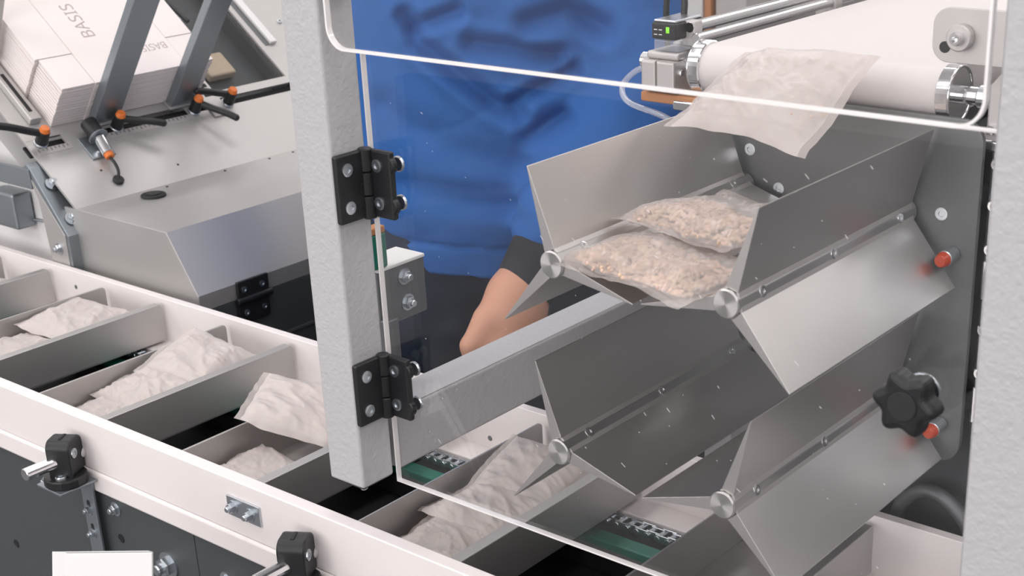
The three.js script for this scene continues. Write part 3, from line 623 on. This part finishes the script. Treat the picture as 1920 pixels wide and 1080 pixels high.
  part('holder', rod(slopePoint(-0.0140 - 0.118, 0.020, -0.3990), slopePoint(-0.0140 - 0.090, 0.018, -0.3990), 0.0125), mat.black, p);
  part('flange', rod(slopePoint(-0.0140 - 0.090, 0.018, -0.3990), slopePoint(-0.0140 - 0.087, 0.018, -0.3990), 0.0155), mat.bracket, p);
  part('barrel', rod(slopePoint(-0.0140 - 0.087, 0.018, -0.3990), slopePoint(-0.0140 - 0.058, 0.014, -0.3970), 0.0085), mat.chrome, p);
  part('ring', rod(slopePoint(-0.0140 - 0.058, 0.014, -0.3970), slopePoint(-0.0140 - 0.050, 0.0128, -0.3965), 0.0072), mat.orange, p);
  part('bolt', hexBolt(slopePoint(-0.0140 - 0.068, 0.003, -0.388), [nS[0], nS[1], 0], 0.0042), mat.zinc, p);
  part('cable', tube([slopePoint(-0.0140 - 0.050, 0.0128, -0.3965), slopePoint(-0.0140 - 0.04, 0.011, -0.3980), slopePoint(-0.0140 - 0.026, 0.008, -0.3960), slopePoint(-0.0140 - 0.017, 0.0035, -0.3910)], 0.0024), mat.black, p);
  part('cable_gland', rod(slopePoint(-0.0140 - 0.015, 0, -0.3905), slopePoint(-0.0140 - 0.015, 0.005, -0.3905), 0.0085), mat.black, p);

  // what shows through the window
  const inn = group('valve_block', 'blurred valve block with orange button inside the window of the table', 'valve', slopePoint(-0.25, -0.1, -0.74));
  part('block', slopeBox(-0.255, -0.205, -0.042, -0.026, -0.755, -0.70, 0.004), mat.tan, inn);
  part('stem', slopeBox(-0.28, -0.262, -0.042, -0.012, -0.735, -0.715, 0.003), mat.black, inn);
  part('button', slopeBox(-0.295, -0.28, -0.035, -0.012, -0.745, -0.725, 0.004), mat.orange, inn);
  for (let i = 0; i < 5; i++) part('pipe', rod(slopePoint(-0.50, -0.012 - 0.004 * i, -0.66 - i * 0.013), slopePoint(-0.33, -0.012 - 0.003 * i, -0.675 - i * 0.016), 0.004), i % 2 ? mat.bracket : mat.black, inn);
}
// carton blanks
const font = await new FontLoader().loadAsync('fonts/droid/droid_sans_regular.typeface.json');
{
  const N = 14, th = 0.0056;
  const s1 = -0.1542, z0 = -0.349, z1 = -0.629, s0 = -0.50;
  const inSlope = (o) => { o.rotation.z = -SLOPE; };
  // in the blank's own frame: x down the slope, y along the normal, z as in the world
  const mk = (label, grp, detail) => {
    const b = localGroup('carton_blank', label, 'carton', grp);
    const y0 = 0.0003, y1 = th - 0.0003, ga = 0.0008;
    part('main_panel', box(s0, s1 + 0.001, y0, y1, -0.5775, -0.411, 0.0004), mat.card, b);
    part('side_flap', box(s0, -0.217, y0, y1, -0.411 + ga, z0, 0.0004), mat.card, b);
    part('corner_flap', box(-0.217 + ga, s1, y0 - 0.0002, y1 - 0.0008, -0.411 + ga, z0 - 0.006, 0.0004), mat.card, b);
    part('side_flap', box(s0, -0.215, y0, y1, z1, -0.5775 - ga, 0.0004), mat.card, b);
    part('corner_flap', box(-0.215 + ga, s1, y0 - 0.0002, y1 - 0.0008, z1, -0.5775 - ga, 0.0004), mat.card, b);
    inSlope(b); return b;
  };
  const low = mk('flat white carton blank within the stack, only its edges showing', 'carton blanks in the magazine stack');
  for (let i = 0; i < N; i++) {
    const b = i === 0 ? low : i === N - 1 ? mk('topmost white carton blank lettered BASIS on the stack', undefined) : copyOf(low);
    const jit = i === N - 1 ? 0 : (rnd() - 0.5) * 0.0012;
    const p = slopePoint(jit, 0.0002 + i * th, (rnd() - 0.5) * 0.001); b.position.set(...p);
    if (i === N - 1) {
      const text = (size) => { const t = new TextGeometry('BASIS', { font, size, depth: 0.00015, curveSegments: 3 }); t.computeBoundingBox(); t.translate(-(t.boundingBox.max.x) / 2, 0, 0); return t.rotateX(-Math.PI / 2); };
      // after rotateX the text reads along +x, letter tops point to -z, seen from above
      part('lettering', text(0.021).rotateY(Math.PI).translate(-0.277, th - 0.0003, -0.469), mat.ink, b, 'grey lettering BASIS');
      part('lettering', text(0.0135).rotateY(-Math.PI / 2).translate(-0.207, th - 0.0003, -0.547), mat.ink, b, 'grey lettering BASIS');
    }
  }
}
// bolted angle bracket at the far left
{
  const g = group('angle_bracket', 'bolted steel angle bracket standing between the far rail and the inclined table', 'bracket', [-1.02, -0.02, -0.29]);
  part('arm', prism([[-1.075, 0.110], [-1.03, 0.142], [-1.022, 0.136], [-0.962, 0.060], [-0.950, 0.045], [-0.950, -0.02], [-0.957, -0.02], [-0.957, 0.043], [-0.968, 0.055], [-1.030, 0.128]], -0.318, -0.2835, 0.001), mat.bracket, g);
  part('web', prism([[-1.028, 0.126], [-0.958, 0.045], [-0.958, -0.02], [-1.0, -0.02], [-1.012, 0.09]], -0.2865, -0.283, 0.0006), mat.hood, g);
  part('bolt', hexBolt([-1.000, 0.112, -0.302], [0.75, 0.66, 0], 0.0075), mat.zinc, g);
  part('bolt', hexBolt([-0.964, 0.065, -0.302], [0.75, 0.66, 0], 0.0075), mat.zinc, g);
  part('bolt', hexBolt([-0.978, 0.022, -0.283], [0, 0, 1], 0.0065), mat.zinc, g);
  part('tie_bar', box(-1.30, -1.022, 0.105, 0.135, -0.285, -0.281, 0.001), mat.bracket, g);
  const b = group('drive_block', 'small grey metal drive block with a thin rod behind the angle bracket', 'machine', [-1.16, -0.1, -0.32]);
  part('block', box(-1.16, -1.09, 0.03, 0.085, -0.318, -0.286, 0.004), mat.bracket, b);
  part('pin', rod([-1.09, 0.04, -0.315], [-1.03, 0.042, -0.325], 0.0025), mat.zinc, b);
  part('base_sheet', box(-1.7, -0.98, -0.105, -0.10, -0.318, -0.283, 0.001), mat.tan, b);
}

// ---------------------------------------------------------------- bits behind the textured post
{
  const g = group('switch_bracket', 'white topped steel bracket with two bolts beside the textured post', 'bracket', [-0.05, 0.19, -0.08]);
  part('plate', box(-0.052, -0.048, 0.172, 0.2255, -0.106, -0.045, 0.002), mat.panelLight, g);
  part('top', box(-0.085, -0.047, 0.2255, 0.229, -0.106, -0.045, 0.001), mat.white, g);
  part('bolt', hexBolt([-0.048, 0.214, -0.078], [1, 0, 0], 0.006), mat.zinc, g);
  part('bolt', hexBolt([-0.048, 0.188, -0.080], [1, 0, 0], 0.006), mat.zinc, g);
  part('arm', box(-0.052, -0.04, 0.1145, 0.18, -0.06, -0.045, 0.002), mat.panelLight, g);
  const s = group('door_switch', 'green and orange safety switch half hidden behind the textured post', 'switch', [-0.05, 0.22, -0.06]);
  part('housing', box(-0.058, -0.046, 0.2295, 0.262, -0.058, -0.034, 0.002), mat.green, s);
  part('cap', box(-0.058, -0.046, 0.262, 0.269, -0.058, -0.034, 0.002), mat.orangeBoard, s);
}

// ---------------------------------------------------------------- person
function fieldMesh(fn, min, size, res) {
  const mc = new MarchingCubes(res, new THREE.MeshBasicMaterial(), false, false, 400000);
  mc.isolation = 0; mc.reset();
  const half = res / 2;
  for (let k = 0; k < res; k++) for (let j = 0; j < res; j++) for (let i = 0; i < res; i++) {
    const x = min[0] + ((i - half) / half + 1) / 2 * size, y = min[1] + ((j - half) / half + 1) / 2 * size, z = min[2] + ((k - half) / half + 1) / 2 * size;
    mc.field[i + j * res + k * res * res] = -fn(x, y, z);
  }
  mc.update();
  const n = mc.count, pos = new Float32Array(mc.positionArray.slice(0, n * 3)), nor = new Float32Array(mc.normalArray.slice(0, n * 3));
  for (let i = 0; i < n; i++) for (let c = 0; c < 3; c++) pos[i * 3 + c] = min[c] + (pos[i * 3 + c] + 1) / 2 * size;
  const g = new THREE.BufferGeometry(); g.setAttribute('position', new THREE.BufferAttribute(pos, 3)); g.setAttribute('normal', new THREE.BufferAttribute(nor, 3));
  const uv = new Float32Array(n * 2); for (let i = 0; i < n; i++) { uv[2 * i] = pos[3 * i] + pos[3 * i + 2]; uv[2 * i + 1] = pos[3 * i + 1]; }
  g.setAttribute('uv', new THREE.BufferAttribute(uv, 2));
  return g;
}
const cap = (a, b, r1, r2) => {
  const ax = a[0], ay = a[1], az = a[2], bx = b[0] - ax, by = b[1] - ay, bz = b[2] - az, L = bx * bx + by * by + bz * bz;
  return (x, y, z) => { const px = x - ax, py = y - ay, pz = z - az; const t = Math.max(0, Math.min(1, (px * bx + py * by + pz * bz) / L)); return Math.hypot(px - bx * t, py - by * t, pz - bz * t) - (r1 + (r2 - r1) * t); };
};
const ell = (c, r) => (x, y, z) => { const k = Math.hypot((x - c[0]) / r[0], (y - c[1]) / r[1], (z - c[2]) / r[2]); return (k - 1) * Math.min(r[0], r[1], r[2]); };
const smin = (a, b, k) => { const h = Math.max(k - Math.abs(a - b), 0) / k; return Math.min(a, b) - h * h * k * 0.25; };
const blend = (list, k) => (x, y, z) => { let d = list[0](x, y, z); for (let i = 1; i < list.length; i++) d = smin(d, list[i](x, y, z), k); return d; };
{
  const who = localGroup('person', 'person in a blue work jacket and dark trousers standing behind the machine', 'person');
  who.position.set(-0.44, FLOOR, -0.615); who.rotation.y = 0.6808;       // own frame: x to the picture's right, z towards the machine
  // arms: the one on the +x side crosses down in front, the hand hanging by the hem
  const shR = [0.205, 1.40, 0.0], elR = [0.205, 1.15, 0.07], wrR = [0.075, 0.965, 0.205], shL = [-0.145, 1.40, -0.02], elL = [-0.15, 1.14, -0.06], wrL = [-0.14, 0.94, 0.0];
  const body = blend([ell([0.01, 1.30, -0.01], [0.185, 0.20, 0.115]), ell([0.0, 1.09, 0.0], [0.155, 0.18, 0.105]), cap(shR, elR, 0.055, 0.046), cap(elR, wrR, 0.043, 0.03), cap(shL, elL, 0.055, 0.045), cap(elL, wrL, 0.042, 0.03),
    cap([-0.09, 0.90, 0], [-0.10, 0.48, 0.01], 0.07, 0.05), cap([0.09, 0.90, 0], [0.10, 0.48, 0.01], 0.07, 0.05), cap([-0.095, 0.48, 0.01], [-0.10, 0.08, -0.01], 0.055, 0.038), cap([0.095, 0.48, 0.01], [0.10, 0.08, -0.01], 0.055, 0.038), cap([0.01, 1.44, -0.01], [0.01, 1.54, 0.0], 0.055, 0.052)], 0.05);
  const headF = (x, y, z) => {
    let d = ell([0.01, 1.645, 0.01], [0.076, 0.112, 0.095])(x, y, z);
    d = smin(d, ell([0.01, 1.59, 0.03], [0.055, 0.06, 0.065])(x, y, z), 0.03);
    d = smin(d, cap([0.01, 1.65, 0.10], [0.01, 1.617, 0.118], 0.008, 0.013)(x, y, z), 0.015);
    for (const s of [-1, 1]) { d = smin(d, ell([0.01 + s * 0.079, 1.63, 0.005], [0.008, 0.03, 0.018])(x, y, z), 0.01); d = Math.max(d, -ell([0.01 + s * 0.032, 1.648, 0.104], [0.014, 0.008, 0.012])(x, y, z)); }
    d = Math.max(d, -ell([0.01, 1.575, 0.102], [0.022, 0.004, 0.012])(x, y, z));
    return d;
  };
  // hand of the crossing arm: palm, four fingers and thumb, loosely curled
  const hand = (o, s) => {
    const w = (a) => [o[0] + a[0] * s, o[1] + a[1], o[2] + a[2]];
    const list = [cap(w([0.012, 0.015, -0.01]), w([-0.012, -0.045, 0.012]), 0.031, 0.030), cap(w([0.02, -0.01, 0.0]), w([0.016, -0.062, 0.008]), 0.022, 0.018), cap(w([-0.02, -0.01, 0.01]), w([-0.036, -0.056, 0.018]), 0.02, 0.017)];
    const k = [[-0.040, -0.060, 0.016, 0.9], [-0.020, -0.070, 0.018, 1.0], [0.0, -0.073, 0.014, 0.95], [0.019, -0.068, 0.008, 0.75]];
    const f = [];
    for (const [fx, fy, fz, l] of k) { f.push(cap(w([fx, fy, fz]), w([fx - 0.004, fy - 0.036 * l, fz + 0.012]), 0.0105, 0.0095)); f.push(cap(w([fx - 0.004, fy - 0.036 * l, fz + 0.012]), w([fx - 0.002, fy - 0.06 * l, fz - 0.004]), 0.0095, 0.0085)); f.push(cap(w([fx - 0.002, fy - 0.06 * l, fz - 0.004]), w([fx, fy - 0.068 * l, fz - 0.022]), 0.0085, 0.0075)); }
    f.push(cap(w([-0.030, -0.008, 0.020]), w([-0.050, -0.036, 0.032]), 0.017, 0.013)); f.push(cap(w([-0.050, -0.036, 0.032]), w([-0.050, -0.068, 0.038]), 0.0125, 0.0095));
    const palm = blend(list, 0.03), fing = blend(f, 0.006);
    return (x, y, z) => smin(palm(x, y, z), fing(x, y, z), 0.012);
  };
  const hR = [0.043, 0.922, 0.236], hL = [-0.13, 0.87, -0.02];
  const handR = hand(hR, 1), handL = hand(hL, -1);
  const armR = cap(wrR, [0.048, 0.938, 0.230], 0.031, 0.033), armL = cap(wrL, [-0.12, 0.885, 0.0], 0.03, 0.028);
  const fR = (x, y, z) => smin(handR(x, y, z), armR(x, y, z), 0.02), fL = (x, y, z) => smin(handL(x, y, z), armL(x, y, z), 0.02);
  const skinGeos = [fieldMesh(body, [-0.95, -0.05, -0.95], 1.9, 120), fieldMesh(headF, [-0.14, 1.48, -0.14], 0.30, 84), fieldMesh(fR, [-0.06, 0.775, 0.12], 0.23, 90), fieldMesh(fL, [-0.225, 0.735, -0.11], 0.23, 70)];
  part('body', skinGeos, mat.skin, who);
  // jacket
  const bump = (x, y, z) => {
    const wx = x + 0.05 * noise.noise(x * 5, y * 5, z * 5), wy = y + 0.06 * noise.noise(x * 4 + 7, y * 4, z * 4);
    const a = 1 - Math.abs(noise.noise(wx * 7 + wy * 5, wy * 8 - wx * 4, z * 5 + 3)) * 2.2;
    const b = 1 - Math.abs(noise.noise(wx * 13 + 3, wy * 10 + 5, z * 9)) * 2.0;
    return 0.006 * Math.max(0, a) ** 2 + 0.0025 * Math.max(0, b) ** 2;
  };
  // pulled folds of the cloth across the front, as lines in the x-y plane: points, depth, width
  const folds2 = [[[[-0.072, 1.27], [-0.061, 1.242], [-0.028, 1.215], [0.028, 1.166], [0.062, 1.149]], 0.014, 0.010], [[[-0.061, 1.258], [-0.008, 1.278]], 0.009, 0.008], [[[0.008, 1.238], [0.045, 1.232], [0.112, 1.215]], 0.012, 0.010],
    [[[0.078, 1.258], [0.125, 1.268], [0.172, 1.245]], 0.012, 0.012], [[[0.058, 1.165], [0.112, 1.188], [0.132, 1.198]], 0.009, 0.008], [[[0.072, 1.122], [0.118, 1.142]], 0.009, 0.010], [[[-0.11, 1.16], [-0.03, 1.11], [0.05, 1.09]], 0.005, 0.016], [[[-0.12, 1.06], [-0.02, 1.04], [0.06, 1.03]], 0.005, 0.014]];
  const crease2 = (x, y, z) => {
    if (z < 0.02) return 0;
    let v = 0;
    for (const [pts, depth, width] of folds2) {
      let best = 9;
      for (let i = 0; i + 1 < pts.length; i++) { const [ax, ay] = pts[i], bx = pts[i + 1][0] - ax, by = pts[i + 1][1] - ay; const t = Math.max(0, Math.min(1, ((x - ax) * bx + (y - ay) * by) / (bx * bx + by * by))); best = Math.min(best, Math.hypot(x - ax - bx * t, y - ay - by * t)); }
      v += depth * Math.exp(-((best / width) ** 2)) - 0.35 * depth * Math.exp(-(((best - 2.1 * width) / width) ** 2));
    }
    return v;
  };
  const trunk = blend([ell([0.01, 1.30, -0.01], [0.205, 0.22, 0.138]), ell([0.005, 1.09, 0.005], [0.185, 0.30, 0.15]), cap([-0.10, 1.40, -0.01], [0.12, 1.40, -0.01], 0.085, 0.085)], 0.08);
  const sleeves = blend([cap(shR, elR, 0.078, 0.074), cap(elR, [0.105, 1.015, 0.185], 0.072, 0.055), cap(shL, elL, 0.075, 0.07), cap(elL, [-0.14, 0.96, 0.0], 0.066, 0.052)], 0.03);
  const jacket = (x, y, z) => {
    const hem = 0.935 + 0.015 * noise.noise(x * 6, z * 6, 2) - 0.10 * (x + 0.1);
    const folds = 0.55 * bump(x, y, z) - 0.003 + crease2(x, y, z);
    let t = trunk(x, y, z) + folds;
    if (Math.abs(y - hem - 0.045) < 0.004) t += 0.0025;                    // stitched hem seam
    t = Math.max(t, hem - y);
    let d = smin(t, sleeves(x, y, z) + folds, 0.03);
    d = Math.max(d, y - 1.475);
    return d;
  };
  part('jacket', fieldMesh(jacket, [-0.36, 0.86, -0.36], 0.72, 168), mat.jacket, who, 'creased blue work jacket');
  part('cuff', fieldMesh((x, y, z) => Math.max(cap([0.098, 1.0, 0.19], [0.068, 0.952, 0.214], 0.045, 0.041)(x, y, z), -1), [-0.02, 0.88, 0.10], 0.22, 60), mat.cuff, who, 'dark knitted cuff');
  const leg = s => blend([cap([s * 0.088, 0.93, 0.0], [s * 0.10, 0.5, 0.01], 0.112, 0.082), cap([s * 0.10, 0.5, 0.01], [s * 0.105, 0.07, -0.01], 0.082, 0.07)], 0.05);
  const lr = leg(1), ll = leg(-1);
  part('trousers', fieldMesh((x, y, z) => Math.max(smin(smin(lr(x, y, z), ll(x, y, z), 0.02), ell([0, 0.98, 0], [0.172, 0.10, 0.125])(x, y, z), 0.05) + 0.5 * bump(x, y, z), 0.055 - y), [-0.55, 0.0, -0.55], 1.12, 112), mat.trousers, who, 'dark navy trousers');
  for (const s of [-1, 1]) part('shoe', fieldMesh((x, y, z) => Math.max(blend([ell([s * 0.105, 0.045, -0.02], [0.045, 0.055, 0.06]), ell([s * 0.115, 0.03, 0.09], [0.048, 0.042, 0.10])], 0.05)(x, y, z), 0.001 - y), [s * 0.105 - 0.16, -0.05, -0.13], 0.34, 48), mat.shoe, who);
  part('hair', fieldMesh((x, y, z) => Math.max(ell([0.01, 1.665, -0.008], [0.085, 0.105, 0.098])(x, y, z) + 0.003 * noise.noise(x * 90, y * 90, z * 90), (z - 0.055) * 0.8 + (1.64 - y) * 0.55), [-0.14, 1.5, -0.16], 0.30, 60), mat.hair, who);
}

// ---------------------------------------------------------------- background of the hall
{
  const c = group('storage_cabinet', 'pale grey cabinet far behind the optical sensor', 'cabinet', [-0.72, FLOOR, -1.6]);
  part('body', box(-0.80, -0.662, FLOOR, 1.4, -1.75, -1.5, 0.004), mat.wall, c);
  part('handle', tube([[-0.735, 0.30, -1.5], [-0.735, 0.30, -1.47], [-0.735, 0.21, -1.47], [-0.735, 0.21, -1.5]], 0.006), mat.white, c);
  const o = group('orange_post', 'slim orange upright beside the pale cabinet', 'post', [-0.645, FLOOR, -1.5]);
  part('profile', box(-0.655, -0.641, FLOOR, 1.4, -1.53, -1.495, 0.001), mat.orangeBoard, o);
  part('base', box(-0.66, -0.636, FLOOR, FLOOR + 0.01, -1.54, -1.49), mat.orangeBoard, o);
  const p = group('grey_column', 'square light grey column behind the chrome guide rods', 'column', [-0.58, FLOOR, -1.6]);
  part('shaft', box(-0.634, -0.565, FLOOR, CEIL - 0.01, -1.62, -1.5, 0.003), mat.satin, p);
  part('base', box(-0.636, -0.563, FLOOR, FLOOR + 0.02, -1.63, -1.49), mat.satin, p);
  const m = group('machine_cabinet', 'dark machine cabinet low behind the person', 'machine', [-0.4, FLOOR, -1.25]);
  part('body', box(-0.62, 0.16, FLOOR, 0.12, -1.42, -1.08, 0.006), mat.panel, m);
  part('top', box(-0.63, 0.17, 0.12, 0.135, -1.43, -1.07, 0.003), mat.hood, m);
}
// plain white box in the foreground, tilted back towards the viewer on a slim stand
{
  const g = localGroup('white_box', 'white tilted box with a flared side standing in front of the dark skirt', 'box');
  const w = 0.0764, h = 0.09, d = 0.03;
  const front = [[0, 0], [w, 0], [w, -h], [0, -h]];
  part('front', box(0.0002, w, -h, -0.0002, -0.004, 0, 0.0008), mat.white, g);
  // flared housing: wider at the back than at the front
  const v = [[0, 0, -0.004], [w, 0, -0.004], [w, -h, -0.004], [0, -h, -0.004], [-0.0225, -0.0022, -d], [w - 0.0125, -0.0022, -d], [w - 0.0125, -h, -d], [-0.0225, -h, -d]];
  const q = [[0, 4, 5, 1], [0, 3, 7, 4], [1, 5, 6, 2], [3, 2, 6, 7], [4, 7, 6, 5]], pos = [];
  for (const [a, b, c, e] of q) for (const k of [a, c, b, a, e, c]) pos.push(...v[k]);
  const hg = new THREE.BufferGeometry(); hg.setAttribute('position', new THREE.Float32BufferAttribute(pos, 3)); hg.computeVertexNormals();
  part('housing', hg, mat.white, g);
  g.position.set(-0.1798, 0.0206, 0.2308); g.rotation.set(-0.390277, 0.680802, -0.022, 'YXZ');
  const st = group('box_stand', 'slim steel stand carrying the tilted white box', 'stand', [-0.19, FLOOR, 0.16]);
  part('pole', rod([-0.185, FLOOR + 0.012, 0.165], [-0.185, -0.075, 0.165], 0.012), mat.zinc, st);
  part('base', rod([-0.185, FLOOR, 0.165], [-0.185, FLOOR + 0.012, 0.165], 0.09, 36), mat.panel, st);
}

renderer.render(scene, camera);
